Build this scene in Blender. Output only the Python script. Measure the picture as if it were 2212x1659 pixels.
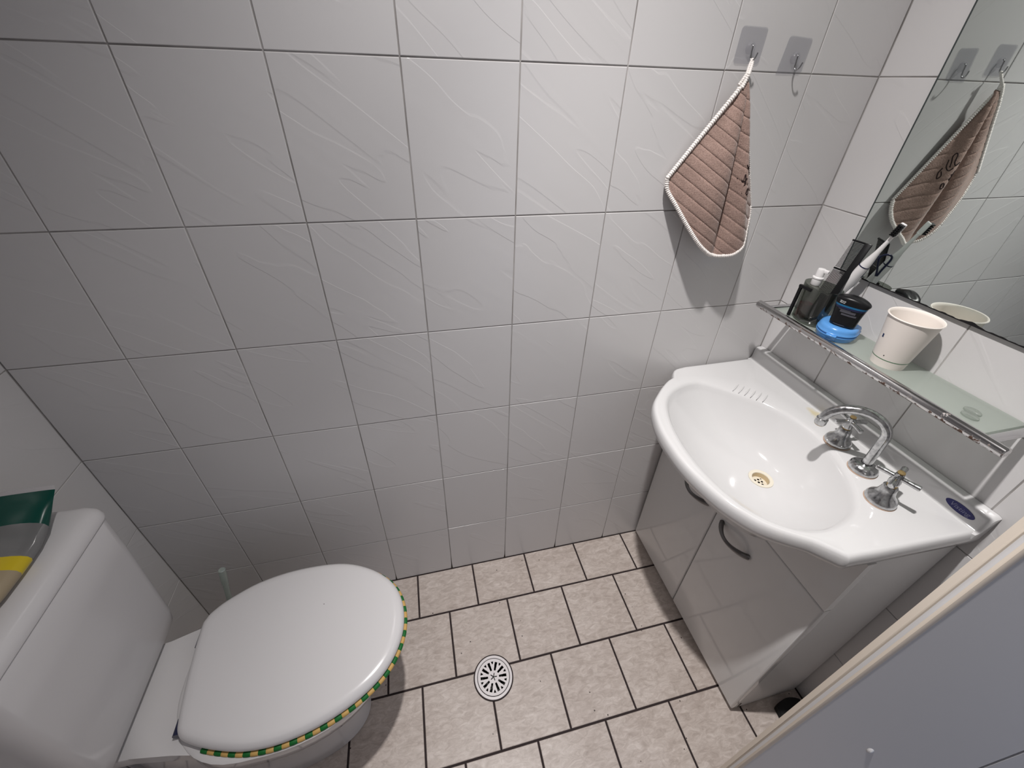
import bpy, bmesh, math, random
from mathutils import Vector, Matrix
random.seed(7)
PI = math.pi
scene = bpy.context.scene
for o in list(bpy.data.objects): bpy.data.objects.remove(o)
COL = scene.collection

# ------------------------------------------------------------------ camera
F_PX, CX, CY, W_PX, H_PX = 886.01, 1103.92, 797.21, 2212.0, 1659.0
CAM = Vector((0.5862, -0.8453, 1.4867))
RX = Vector((0.97325846, -0.22814511, 0.02679124))
RY = Vector((-0.10943096, -0.56302339, -0.81916392))
RZ = Vector((0.20197234, 0.79432642, -0.57293342))
cd = bpy.data.cameras.new('camera'); cam = bpy.data.objects.new('camera', cd); COL.objects.link(cam)
cd.sensor_fit = 'HORIZONTAL'; cd.sensor_width = 36.0; cd.lens = F_PX*36.0/W_PX
cd.shift_x = (W_PX/2-CX)/W_PX; cd.shift_y = (CY-H_PX/2)/W_PX
cd.clip_start = 0.01; cd.clip_end = 50
m = Matrix.Identity(4)
for i in range(3):
    m[i][0] = RX[i]; m[i][1] = -RY[i]; m[i][2] = -RZ[i]; m[i][3] = CAM[i]
cam.matrix_world = m
scene.camera = cam

# ------------------------------------------------------------------ world, light, exposure
world = bpy.data.worlds.new('hallway_daylight'); scene.world = world; world.use_nodes = True
world.node_tree.nodes['Background'].inputs[0].default_value = (0.60, 0.71, 0.97, 1)
world.node_tree.nodes['Background'].inputs[1].default_value = 0.45
LAMP = Vector((0.735, -0.43, 2.40)); LAMP_COLOR = (1.0, 0.965, 0.945)
LAMP_AIM = Vector((0.215, -0.035, -1.0))
scene.view_settings.view_transform = 'Standard'
scene.view_settings.look = 'None'
scene.view_settings.gamma = 1.0
scene.view_settings.use_curve_mapping = False
scene.view_settings.exposure = 0.0

BEAM1 = (33.0, 70.0); BEAM2 = (60.0, 58.0)      # half angle in degrees, watts: bright core and soft spill of the one lamp

# ------------------------------------------------------------------ helpers
def mat(name, color=(.8,.8,.8), rough=.5, metal=0.0, spec=.5, coat=0.0, trans=0.0, alpha=1.0, ior=1.45, emit=None, sheen=0.0):
    mt = bpy.data.materials.new(name); mt.use_nodes = True
    b = mt.node_tree.nodes['Principled BSDF']
    b.inputs['Base Color'].default_value = (*color, 1); b.inputs['Roughness'].default_value = rough
    b.inputs['Metallic'].default_value = metal; b.inputs['Specular IOR Level'].default_value = spec
    b.inputs['Coat Weight'].default_value = coat; b.inputs['Coat Roughness'].default_value = .08
    b.inputs['Transmission Weight'].default_value = trans; b.inputs['IOR'].default_value = ior
    b.inputs['Alpha'].default_value = alpha; b.inputs['Sheen Weight'].default_value = sheen
    if emit: b.inputs['Emission Color'].default_value = (*emit[0], 1); b.inputs['Emission Strength'].default_value = emit[1]
    return mt
class NT:
    def __init__(s, mt): s.t = mt.node_tree; s.b = s.t.nodes['Principled BSDF']
    def n(s, kind, **kw):
        nd = s.t.nodes.new(kind)
        for k, v in kw.items():
            if k.startswith('i_'):
                key = k[2:]; key = int(key) if key.isdigit() else key.replace('_', ' ')
                nd.inputs[key].default_value = v
            else: setattr(nd, k, v)
        return nd
    def l(s, a, b): s.t.links.new(a, b)
    def ramp(s, src, stops, interp='LINEAR'):
        r = s.n('ShaderNodeValToRGB'); r.color_ramp.interpolation = interp
        els = r.color_ramp.elements
        while len(els) < len(stops): els.new(.5)
        for e, (p, c) in zip(els, stops):
            e.position = p; e.color = (*c, 1) if len(c) == 3 else c
        s.l(src, r.inputs[0]); return r.outputs[0]
    def mix(s, fac, a, b, mode='MIX'):
        m_ = s.n('ShaderNodeMix', data_type='RGBA', blend_type=mode)
        for sock, v in ((m_.inputs[0], fac), (m_.inputs[6], a), (m_.inputs[7], b)):
            if hasattr(v, 'is_linked') or hasattr(v, 'links'): s.l(v, sock)
            elif isinstance(v, (int, float)): sock.default_value = v
            else: sock.default_value = (*v, 1)
        return m_.outputs[2]

def sharpen(bm, ang=38):
    a = math.radians(ang)
    for f in bm.faces: f.smooth = True
    for e in bm.edges:
        if len(e.link_faces) == 2: e.smooth = e.calc_face_angle(0) < a
def obj(name, bm, material, parent=None, loc=None, smooth=True, ang=38, doubles=0.0):
    if doubles: bmesh.ops.remove_doubles(bm, verts=bm.verts, dist=doubles)
    bmesh.ops.recalc_face_normals(bm, faces=bm.faces)
    if smooth: sharpen(bm, ang)
    me = bpy.data.meshes.new(name); bm.to_mesh(me); bm.free()
    mts = material if isinstance(material, (list, tuple)) else [material]
    for x in mts: me.materials.append(x)
    return link(name, me, parent, loc)
def link(name, me, parent=None, loc=None):
    o = bpy.data.objects.new(name, me); COL.objects.link(o)
    if parent is not None: o.parent = parent
    if loc is not None: o.location = loc
    return o
def tag(o, label, cat=None, group=None, kind=None):
    o['label'] = label
    if cat: o['category'] = cat
    if group: o['group'] = group
    if kind: o['kind'] = kind
    return o
def thing(name, label, cat, loc=(0,0,0), group=None):
    o = bpy.data.objects.new(name, None); COL.objects.link(o); o.location = loc; o.empty_display_size = .05
    return tag(o, label, cat, group)
def box(bm, x0, x1, y0, y1, z0, z1, bev=0.0, seg=1):
    vs = [bm.verts.new((x, y, z)) for x in (x0, x1) for y in (y0, y1) for z in (z0, z1)]
    fs = [(0,1,3,2),(4,6,7,5),(0,4,5,1),(2,3,7,6),(0,2,6,4),(1,5,7,3)]
    F = [bm.faces.new([vs[i] for i in f]) for f in fs]
    if bev:
        es = list({e for f in F for e in f.edges})
        bmesh.ops.bevel(bm, geom=es, offset=bev, segments=seg, profile=.5, affect='EDGES', clamp_overlap=True)
    return bm
def nb(): return bmesh.new()
def loft(bm, rings, cap0=False, cap1=False, closed=True):
    R = [[bm.verts.new(p) for p in r] for r in rings]
    n = len(R[0])
    for a, b in zip(R, R[1:]):
        for i in range(n if closed else n-1):
            j = (i+1) % n
            bm.faces.new((a[i], a[j], b[j], b[i]))
    if cap0: bm.faces.new(R[0][::-1])
    if cap1: bm.faces.new(R[-1])
    return R
def lathe(bm, prof, c=(0,0,0), n=32, cap0=False, cap1=False, sx=1.0, sy=1.0, rot=0.0):
    rings = []
    for r, z in prof:
        ring = []
        for i in range(n):
            a = 2*PI*i/n; x, y = r*sx*math.cos(a), r*sy*math.sin(a)
            ring.append((c[0]+x*math.cos(rot)-y*math.sin(rot), c[1]+x*math.sin(rot)+y*math.cos(rot), c[2]+z))
        rings.append(ring)
    return loft(bm, rings, cap0, cap1)
def tube(bm, pts, r, n=12, caps=True, closed=False, flat=1.0, up=None):
    P = [Vector(p) for p in pts]; N = len(P); rings = []
    prev = None
    for i, p in enumerate(P):
        a = P[(i-1) % N] if (closed or i > 0) else P[i]
        b = P[(i+1) % N] if (closed or i < N-1) else P[i]
        t = (b-a).normalized()
        if prev is None:
            u = Vector(up) if up else (Vector((0,0,1)) if abs(t.z) < .9 else Vector((1,0,0)))
        else: u = prev
        u = (u - t*u.dot(t)).normalized(); prev = u
        v = t.cross(u)
        rr = r[i] if isinstance(r, (list, tuple)) else r
        rings.append([p + u*rr*flat*math.cos(2*PI*k/n) + v*rr*math.sin(2*PI*k/n) for k in range(n)])
    if closed: rings.append(rings[0])
    if closed:
        R = [[bm.verts.new(q) for q in ring] for ring in rings[:-1]]; R.append(R[0])
        for a, b in zip(R, R[1:]):
            for k in range(n): bm.faces.new((a[k], a[(k+1) % n], b[(k+1) % n], b[k]))
    else: loft(bm, rings, caps, caps)
def cyl(bm, a, b, r, n=16, r2=None): tube(bm, [a, b], [r, r if r2 is None else r2], n)
def catmull(pts, closed=False, sub=8):
    P = [Vector(p) for p in pts]; out = []; N = len(P)
    rng = range(N) if closed else range(N-1)
    for i in rng:
        p0 = P[(i-1) % N] if closed or i > 0 else P[i]*2-P[i+1]
        p1 = P[i]; p2 = P[(i+1) % N]
        p3 = P[(i+2) % N] if closed or i+2 < N else P[i+1]*2-P[i]
        for k in range(sub):
            t = k/sub
            out.append(.5*((2*p1)+(p2-p0)*t+(2*p0-5*p1+4*p2-p3)*t*t+(3*p1-p0-3*p2+p3)*t*t*t))
    if not closed: out.append(P[-1])
    return out
def prism(bm, poly, z0, z1, bev=0.0):
    """poly: list of (x,y), extruded in z"""
    loft(bm, [[(x, y, z0) for x, y in poly], [(x, y, z1) for x, y in poly]], True, True)
def text_mesh(body, size, depth):
    c = bpy.data.curves.new('lettering', 'FONT'); c.body = body; c.size = size; c.extrude = depth
    c.align_x = 'CENTER'; c.align_y = 'CENTER'; c.shear = .25
    t = bpy.data.objects.new('lettering', c); COL.objects.link(t)
    dg = bpy.context.evaluated_depsgraph_get()
    me = bpy.data.meshes.new_from_object(t.evaluated_get(dg))
    bpy.data.objects.remove(t); bpy.data.curves.remove(c)
    return me

# ------------------------------------------------------------------ materials
def wall_tile_mat():
    mt = mat('glazed_wall_tile', (.74,.728,.73), .24, spec=.5); t = NT(mt)
    tc = t.n('ShaderNodeTexCoord'); oi = t.n('ShaderNodeObjectInfo')
    off = t.n('ShaderNodeVectorMath', operation='MULTIPLY', i_1=(37.0, 11.0, 53.0)); cx = t.n('ShaderNodeCombineXYZ')
    for k in range(3): t.l(oi.outputs['Random'], cx.inputs[k])
    t.l(cx.outputs[0], off.inputs[0])
    rot = t.n('ShaderNodeMapping'); rot.inputs['Rotation'].default_value = (0, math.radians(-38), 0)
    t.l(tc.outputs['Object'], rot.inputs[0])
    sc = t.n('ShaderNodeMapping'); sc.inputs['Scale'].default_value = (2.3, 1.0, 10.5); t.l(rot.outputs[0], sc.inputs[0])
    add = t.n('ShaderNodeVectorMath', operation='ADD'); t.l(sc.outputs[0], add.inputs[0]); t.l(off.outputs[0], add.inputs[1])
    nz = t.n('ShaderNodeTexNoise', i_Scale=1.0, i_Detail=2.5, i_Roughness=.5, i_Distortion=.5); t.l(add.outputs[0], nz.inputs['Vector'])
    step = t.ramp(nz.outputs[0], [(0.0,(0,0,0)),(.365,(0,0,0)),(.378,(.45,)*3),(.42,(.22,)*3),(.575,(.25,)*3),(.586,(.78,)*3),(.66,(.55,)*3)])
    und = t.n('ShaderNodeTexNoise', i_Scale=5.0, i_Detail=1.0); t.l(tc.outputs['Object'], und.inputs['Vector'])
    s = t.n('ShaderNodeMath', operation='MULTIPLY_ADD', i_1=.5); t.l(und.outputs[0], s.inputs[0]); t.l(step, s.inputs[2])
    bp = t.n('ShaderNodeBump', i_Strength=.42, i_Distance=.0011); t.l(s.outputs[0], bp.inputs['Height'])
    t.l(bp.outputs[0], t.b.inputs['Normal'])
    var = t.ramp(oi.outputs['Random'], [(0,(.630,.617,.617)),(1,(.655,.642,.643))]); t.l(var, t.b.inputs['Base Color'])
    return mt
M_TILE = wall_tile_mat()
def grout_mat():
    mt = mat('wall_grout', (.50,.485,.47), .85); t = NT(mt)
    g = t.n('ShaderNodeNewGeometry'); nz = t.n('ShaderNodeTexNoise', i_Scale=9.0, i_Detail=4.0); t.l(g.outputs['Position'], nz.inputs['Vector'])
    t.l(t.ramp(nz.outputs[0], [(.35,(.26,.245,.235)),(.6,(.44,.42,.41))]), t.b.inputs['Base Color']); return mt
M_GROUT = grout_mat()
def floor_tile_mat():
    mt = mat('beige_floor_tile', (.55,.47,.42), .38, spec=.45); t = NT(mt)
    tc = t.n('ShaderNodeTexCoord'); oi = t.n('ShaderNodeObjectInfo')
    cx = t.n('ShaderNodeCombineXYZ')
    ml = t.n('ShaderNodeMath', operation='MULTIPLY', i_1=91.0); t.l(oi.outputs['Random'], ml.inputs[0])
    for k in range(3): t.l(ml.outputs[0], cx.inputs[k])
    add = t.n('ShaderNodeVectorMath', operation='ADD'); t.l(tc.outputs['Object'], add.inputs[0]); t.l(cx.outputs[0], add.inputs[1])
    st = t.n('ShaderNodeMapping'); st.inputs['Scale'].default_value = (1.0, 2.2, 1.0); t.l(add.outputs[0], st.inputs[0])
    n1 = t.n('ShaderNodeTexNoise', i_Scale=34.0, i_Detail=8.0, i_Roughness=.72, i_Distortion=.9); t.l(st.outputs[0], n1.inputs['Vector'])
    n2 = t.n('ShaderNodeTexNoise', i_Scale=7.0, i_Detail=3.0); t.l(add.outputs[0], n2.inputs['Vector'])
    c1 = t.ramp(n1.outputs[0], [(.30,(.43,.365,.325)),(.5,(.58,.51,.465)),(.70,(.74,.67,.625))])
    c2 = t.ramp(n2.outputs[0], [(.3,(.88,.86,.85)),(.7,(1.0,1.0,1.0))])
    c = t.mix(1.0, c1, c2, 'MULTIPLY')
    vo = t.n('ShaderNodeTexVoronoi', i_Scale=30.0); t.l(add.outputs[0], vo.inputs['Vector'])
    wn = t.n('ShaderNodeTexWhiteNoise'); t.l(vo.outputs['Position'], wn.inputs['Vector'])
    a = t.n('ShaderNodeMath', operation='LESS_THAN', i_1=.06); t.l(vo.outputs['Distance'], a.inputs[0])
    b2 = t.n('ShaderNodeMath', operation='GREATER_THAN', i_1=.55); t.l(wn.outputs[0], b2.inputs[0])
    s = t.n('ShaderNodeMath', operation='MULTIPLY'); t.l(a.outputs[0], s.inputs[0]); t.l(b2.outputs[0], s.inputs[1])
    t.l(t.mix(s.outputs[0], c, (.06,.045,.04)), t.b.inputs['Base Color'])
    bp = t.n('ShaderNodeBump', i_Strength=.25, i_Distance=.001); t.l(n1.outputs[0], bp.inputs['Height']); t.l(bp.outputs[0], t.b.inputs['Normal'])
    return mt
M_FLOOR = floor_tile_mat()
M_FGROUT = mat('dark_floor_grout', (.032,.022,.022), .9)
M_PAINT = mat('white_ceiling_paint', (.78,.77,.76), .7)
M_CERAM = mat('white_porcelain', (.70,.685,.685), .10, coat=.3)
def basin_mat():
    mt = mat('white_moulded_basin', (.66,.655,.657), .09, coat=.35); t = NT(mt)
    g = t.n('ShaderNodeNewGeometry')
    # yellowed patch beside the backsplash
    d = t.n('ShaderNodeVectorMath', operation='SUBTRACT', i_1=(1.532,-.262,.82)); t.l(g.outputs['Position'], d.inputs[0])
    sc = t.n('ShaderNodeVectorMath', operation='MULTIPLY', i_1=(46.0, 26.0, 20.0)); t.l(d.outputs[0], sc.inputs[0])
    ln = t.n('ShaderNodeVectorMath', operation='LENGTH'); t.l(sc.outputs[0], ln.inputs[0])
    nz = t.n('ShaderNodeTexNoise', i_Scale=60.0, i_Detail=3.0); t.l(g.outputs['Position'], nz.inputs['Vector'])
    ad = t.n('ShaderNodeMath', operation='MULTIPLY_ADD', i_1=.9, i_2=-.2); t.l(nz.outputs[0], ad.inputs[0])
    sm = t.n('ShaderNodeMath', operation='ADD'); t.l(ln.outputs['Value'], sm.inputs[0]); t.l(ad.outputs[0], sm.inputs[1])
    f = t.ramp(sm.outputs[0], [(.55,(1,1,1)),(1.0,(0,0,0))])
    t.l(t.mix(f, (.66,.655,.657), (.62,.55,.38)), t.b.inputs['Base Color']); return mt
M_BASIN = basin_mat()
M_PLASTIC = mat('white_plastic', (.78,.765,.765), .24)
M_CIST = mat('white_cistern_plastic', (.64,.625,.63), .22)
M_LID = mat('white_seat_plastic', (.72,.705,.71), .2)
M_LAM = mat('white_gloss_laminate', (.69,.683,.68), .09, spec=.5)
M_LAMSIDE = mat('white_side_laminate', (.69,.683,.68), .28)
M_CHROME = mat('worn_chrome', (.60,.60,.61), .16, metal=1.0)
def tap_mat():
    mt = mat('dulled_tap_chrome', (.52,.525,.53), .22, metal=1.0); t = NT(mt)
    g = t.n('ShaderNodeTexCoord'); nz = t.n('ShaderNodeTexNoise', i_Scale=110.0, i_Detail=5.0, i_Roughness=.6); t.l(g.outputs['Object'], nz.inputs['Vector'])
    t.l(t.ramp(nz.outputs[0], [(.35,(.36,.365,.37)),(.6,(.60,.605,.61))]), t.b.inputs['Base Color'])
    t.l(t.ramp(nz.outputs[0], [(.4,(.14,)*3),(.7,(.30,)*3)]), t.b.inputs['Roughness']); return mt
M_TAP = tap_mat()
M_BRASS = mat('tarnished_brass', (.42,.30,.14), .45, metal=.8)
M_SCUM = mat('limescale_ring', (.46,.33,.25), .8)
def rail_mat():
    mt = mat('rusted_chrome_rail', (.6,.6,.6), .12, metal=1.0); t = NT(mt)
    g = t.n('ShaderNodeNewGeometry'); nz = t.n('ShaderNodeTexNoise', i_Scale=85.0, i_Detail=5.0, i_Roughness=.65); t.l(g.outputs['Position'], nz.inputs['Vector'])
    sx = t.n('ShaderNodeSeparateXYZ'); t.l(g.outputs['Normal'], sx.inputs[0])
    und = t.n('ShaderNodeMath', operation='MULTIPLY_ADD', i_1=-.10, i_2=.0); t.l(sx.outputs[2], und.inputs[0])
    sm = t.n('ShaderNodeMath', operation='ADD'); t.l(nz.outputs[0], sm.inputs[0]); t.l(und.outputs[0], sm.inputs[1])
    f = t.ramp(sm.outputs[0], [(.56,(0,0,0)),(.61,(1,1,1))])
    t.l(t.mix(f, (.60,.59,.59), (.13,.075,.055)), t.b.inputs['Base Color'])
    t.l(t.mix(f, (1,1,1), (0,0,0)), t.b.inputs['Metallic']); t.l(t.mix(f, (.12,)*3, (.8,)*3), t.b.inputs['Roughness']); return mt
M_RAIL = rail_mat()
M_BLACK = mat('black_plastic', (.008,.008,.009), .32, spec=.3)
M_RUBBER = mat('black_rubber', (.008,.008,.008), .8)
M_DARK = mat('black_corrosion', (.006,.005,.006), .9)
M_MIRROR = mat('silvered_glass', (.74,.79,.765), .012, metal=1.0)
M_MEDGE = mat('mirror_edge', (.05,.06,.06), .4)
def frosted():
    mt = bpy.data.materials.new('frosted_green_glass'); mt.use_nodes = True; t = mt.node_tree
    for n in list(t.nodes): t.nodes.remove(n)
    out = t.nodes.new('ShaderNodeOutputMaterial'); tr = t.nodes.new('ShaderNodeBsdfTransparent'); tr.inputs[0].default_value = (.83,.87,.84,1)
    tl = t.nodes.new('ShaderNodeBsdfTranslucent'); tl.inputs[0].default_value = (.66,.70,.66,1)
    df = t.nodes.new('ShaderNodeBsdfDiffuse'); df.inputs[0].default_value = (.54,.58,.54,1)
    gl = t.nodes.new('ShaderNodeBsdfGlossy'); gl.inputs['Roughness'].default_value = .12; gl.inputs[0].default_value = (.9,.9,.9,1)
    m1 = t.nodes.new('ShaderNodeMixShader'); m1.inputs[0].default_value = .55; t.links.new(df.outputs[0], m1.inputs[1]); t.links.new(tl.outputs[0], m1.inputs[2])
    m2 = t.nodes.new('ShaderNodeMixShader'); m2.inputs[0].default_value = .30; t.links.new(m1.outputs[0], m2.inputs[1]); t.links.new(tr.outputs[0], m2.inputs[2])
    m3 = t.nodes.new('ShaderNodeMixShader'); m3.inputs[0].default_value = .07; t.links.new(m2.outputs[0], m3.inputs[1]); t.links.new(gl.outputs[0], m3.inputs[2])
    t.links.new(m3.outputs[0], out.inputs[0]); return mt
M_FROST = frosted()
def clear(name, tint, gloss=.1, diff=(.5,.5,.5), dmix=.0, rough=.05):
    mt = bpy.data.materials.new(name); mt.use_nodes = True; t = mt.node_tree
    for n in list(t.nodes): t.nodes.remove(n)
    out = t.nodes.new('ShaderNodeOutputMaterial'); tr = t.nodes.new('ShaderNodeBsdfTransparent'); tr.inputs[0].default_value = (*tint,1)
    df = t.nodes.new('ShaderNodeBsdfDiffuse'); df.inputs[0].default_value = (*diff,1)
    gl = t.nodes.new('ShaderNodeBsdfGlossy'); gl.inputs['Roughness'].default_value = rough
    m1 = t.nodes.new('ShaderNodeMixShader'); m1.inputs[0].default_value = dmix; t.links.new(tr.outputs[0], m1.inputs[1]); t.links.new(df.outputs[0], m1.inputs[2])
    m2 = t.nodes.new('ShaderNodeMixShader'); m2.inputs[0].default_value = gloss; t.links.new(m1.outputs[0], m2.inputs[1]); t.links.new(gl.outputs[0], m2.inputs[2])
    t.links.new(m2.outputs[0], out.inputs[0]); return mt
M_SMOKE = clear('smoked_clear_plastic', (.62,.64,.61), .09, (.10,.11,.10), .07)
M_BOTTLE = clear('clear_bottle_plastic', (.80,.80,.77), .10, (.6,.6,.58), .15)
M_HOOKPLATE = clear('clear_adhesive_plate', (.955,.955,.965), .04, (.42,.42,.45), .10, .3)
M_ACRYLIC = clear('pale_green_acrylic', (.86,.93,.89), .20, (.62,.70,.66), .45, .08)
M_RED = mat('dark_red_liquid', (.26,.008,.03), .15)
M_STEEL = mat('steel_wire', (.42,.42,.43), .2, metal=1.0)
M_BLUE = mat('light_blue_plastic', (.10,.30,.66), .25)
M_NAVY = mat('navy_plastic', (.015,.018,.06), .3)
M_CUP = mat('white_paper', (.80,.74,.69), .6)
M_GREEN = mat('green_print', (.02,.16,.06), .6)
M_CREAM = mat('bare_cream_timber', (.74,.655,.56), .55)
M_DOOR = mat('door_paint', (.64,.635,.645), .34)
M_TRIMG = mat('green_cord', (.004,.135,.022), .6)
M_TRIMY = mat('yellow_cord', (.60,.38,.12), .6)
M_WASTE = mat('cream_waste_plastic', (.74,.69,.58), .3)
M_WASTEIN = mat('yellowed_waste_plastic', (.62,.50,.32), .4)
M_GRATE = mat('white_grate', (.80,.76,.76), .3)
M_BADGE = mat('blue_badge', (.0,.0,.105), .3)
M_BADGETX = mat('badge_lettering', (.20,.20,.33), .4)
def towel_mat():
    mt = mat('brown_terry', (.235,.150,.125), .95, spec=.1, sheen=.25); t = NT(mt)
    tc = t.n('ShaderNodeTexCoord'); nz = t.n('ShaderNodeTexNoise', i_Scale=420.0, i_Detail=3.0); t.l(tc.outputs['Object'], nz.inputs['Vector'])
    n2 = t.n('ShaderNodeTexNoise', i_Scale=30.0, i_Detail=2.0); t.l(tc.outputs['Object'], n2.inputs['Vector'])
    c1 = t.ramp(nz.outputs[0], [(.3,(.265,.178,.150)),(.7,(.385,.270,.230))]); c2 = t.ramp(n2.outputs[0], [(.3,(.85,)*3),(.7,(1.05,)*3)])
    t.l(t.mix(1.0, c1, c2, 'MULTIPLY'), t.b.inputs['Base Color'])
    bp = t.n('ShaderNodeBump', i_Strength=.7, i_Distance=.0012); t.l(nz.outputs[0], bp.inputs['Height']); t.l(bp.outputs[0], t.b.inputs['Normal']); return mt
M_TOWEL = towel_mat()
M_CORD = mat('white_cotton_cord', (.80,.76,.73), .9, spec=.1)
M_THREAD = mat('dark_thread', (.02,.009,.009), .9)

# ------------------------------------------------------------------ room shell
XL, XR, SL = -0.198, 1.5702, 0.0086
YF, ZC = -1.26, 2.42
JO = 0.0024                                   # joint width between wall tiles
def xw(y): return XR - SL*y
def shell(name, bm, m_, label):
    o = obj(name, bm, m_, smooth=False); tag(o, label, kind='structure'); return o
GD = 0.0014                                   # grout recess
# back wall: tiles' faces at y = 0
wb = shell('wall_back', box(nb(), XL-.1, XR+.12, GD, .1, -.05, ZC), M_GROUT, 'back wall of pale grey glazed tiles')
wl = shell('wall_left', box(nb(), XL-.1, XL-GD, YF-.1, GD, -.05, ZC), M_GROUT, 'side wall of pale tiles behind the cistern')
bm = nb(); prism(bm, [(XR+GD, .0014), (XR+.12, .0014), (XR+.12, YF-.1), (xw(YF-.1)+GD, YF-.1)], -.05, ZC)
wr = shell('wall_right', bm, M_GROUT, 'side wall of white tiles behind mirror and vanity')
DX0, DX1, DH = 0.86, 1.515, 2.05              # doorway in the front wall
bm = nb(); box(bm, XL-.1, DX0, YF-.1, YF, -.05, ZC); box(bm, DX1, XR+.12, YF-.1, YF, -.05, ZC); box(bm, DX0, DX1, YF-.1, YF, DH, ZC)
wf = shell('wall_front', bm, M_GROUT, 'wall with the doorway')
flr = shell('floor', box(nb(), XL-.1, XR+.12, YF-.6, .1, -.12, -.0016), M_FGROUT, 'floor of beige tiles with dark joints')
clg = shell('ceiling', box(nb(), XL-.1, XR+.12, YF-.1, .1, ZC, ZC+.08), M_PAINT, 'white painted ceiling')

ZJ = [0.0, .2454] + [.2454+.2541*k for k in range(1, 9)]
_cache = {}
def tile_mesh(w, h, name='tile', bev=.0009, depth=.006):
    k = (name, round(w, 4), round(h, 4))
    if k not in _cache:
        bm = nb(); box(bm, -w/2, w/2, 0, depth, -h/2, h/2)
        es = [e for e in bm.edges if all(abs(v.co.y) < 1e-6 for v in e.verts)]
        bmesh.ops.bevel(bm, geom=es, offset=bev, segments=2, profile=.5, affect='EDGES')
        bmesh.ops.recalc_face_normals(bm, faces=bm.faces)
        for f in bm.faces: f.smooth = False
        me = bpy.data.meshes.new('tile'); bm.to_mesh(me); bm.free(); me.materials.append(M_TILE); _cache[k] = me
    return _cache[k]
def tile_wall(wall, M, us, zs):
    for u0, u1 in zip(us, us[1:]):
        for z0, z1 in zip(zs, zs[1:]):
            w, h = u1-u0-JO, z1-z0-JO
            if w < .004 or h < .004: continue
            o = link('tile', tile_mesh(w, h), wall)
            wob = Matrix.Rotation(random.gauss(0, .0010), 4, 'X') @ Matrix.Rotation(random.gauss(0, .0012), 4, 'Z')
            o.matrix_local = M @ Matrix.Translation(((u0+u1)/2, random.uniform(-.0002, .0003), (z0+z1)/2)) @ wob
zs = [z for z in ZJ if z < ZC] + [ZC]
tile_wall(wb, Matrix.Identity(4), [XL]+[.2*k for k in range(0, 8)]+[XR], zs)
ang = math.atan(SL)
# right wall frame: u runs from the back corner towards the door, tile faces look to -x
ux = Vector((SL, -1, 0)).normalized(); nx = Vector((1, SL, 0)).normalized()
MR = Matrix(((ux.x, nx.x, 0, XR), (ux.y, nx.y, 0, 0), (0, 0, 1, 0), (0, 0, 0, 1)))
tile_wall(wr, MR, [0]+[.192+.2*k for k in range(0, 6)]+[-YF], zs)
ML = Matrix(((0, -1, 0, XL), (1, 0, 0, YF), (0, 0, 1, 0), (0, 0, 0, 1)))
tile_wall(wl, ML, [0]+[.06+.2*k for k in range(0, 7)][0:7]+[-YF], zs)

MF = Matrix(((-1, 0, 0, DX0), (0, -1, 0, YF+GD), (0, 0, 1, 0), (0, 0, 0, 1)))
tile_wall(wf, MF, [.2*k for k in range(6)]+[DX0-XL], zs)

# floor tiles
FJ = .0056
rows = [0, -.1505, -.3448, -.5391, -.7334, -.9277, -1.122, YF]
phase = [.4738, .5741, .4720, .5741, .4720, .5741, .4720]
fm = {}
def floor_tile(x0, x1, y0, y1):
    w, d = x1-x0-FJ, y0-y1-FJ
    if w < .006 or d < .006: return
    k = (round(w, 4), round(d, 4))
    if k not in fm:
        bm = nb(); box(bm, -w/2, w/2, -d/2, d/2, -.006, 0)
        es = [e for e in bm.edges if all(abs(v.co.z) < 1e-6 for v in e.verts)]
        bmesh.ops.bevel(bm, geom=es, offset=.0012, segments=1, affect='EDGES')
        bmesh.ops.recalc_face_normals(bm, faces=bm.faces)
        me = bpy.data.meshes.new('floor_tile'); bm.to_mesh(me); bm.free(); me.materials.append(M_FLOOR); fm[k] = me
    o = link('floor_tile', fm[k], flr, ((x0+x1)/2, (y0+y1)/2, random.uniform(-.0003, .0003)))
for r, (y0, y1) in enumerate(zip(rows, rows[1:])):
    xs = [phase[r]+.2009*k for k in range(-6, 8)]
    xs = [XL]+[x for x in xs if XL+.01 < x < XR+.0]+[XR+.004]
    for x0, x1 in zip(xs, xs[1:]): floor_tile(x0, x1, y0, y1)

# door leaf, standing open towards the room
V = Vector((.976, .218, 0)); RT = Vector((.218, -.976, 0)); AL = math.radians(25)
E0 = Vector((CAM.x, CAM.y, 0)) + V*.55
DR = (RT*math.cos(AL) + V*math.sin(AL)).normalized()      # along the leaf, from free edge to hinge
DN = Vector((DR.y, -DR.x, 0));  DN = DN if DN.dot(V) < 0 else -DN   # face seen from the room
DM = Matrix(((DR.x, DN.x, 0, E0.x), (DR.y, DN.y, 0, E0.y), (0, 0, 1, 0), (0, 0, 0, 1)))
# local: x along leaf (0 = free edge), y = out of the visible face; leaf is 35 mm thick; E0 is the far arris
TH = .036; FRONT = TH
d1 = bpy.data.objects.new('door_1', None); COL.objects.link(d1); d1.matrix_world = DM
tag(d1, 'grey painted door standing open with bare cream timber edge', kind='structure')
bm = nb(); prism(bm, [(.004,0),(.62,0),(.62,FRONT),(.1338,FRONT),(.1334,FRONT-.004),(.1320,FRONT-.004),(.1316,FRONT),(.004,FRONT)], .012, 2.02); o = obj('leaf', bm, M_DOOR, d1, smooth=False)
bm = nb(); box(bm, 0, .0045, .0, FRONT*.46, .012, 2.02, .001); obj('edge_lipping', bm, M_CREAM, d1)
bm = nb(); box(bm, .0025, .0045, FRONT*.46, FRONT*.80, .012, 2.02); obj('edge_rebate', bm, M_DOOR, d1)
bm = nb(); box(bm, 0, .006, FRONT*.80, FRONT*1.02, .012, 2.02, .002, 2); obj('edge_bead', bm, M_CREAM, d1)
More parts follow.
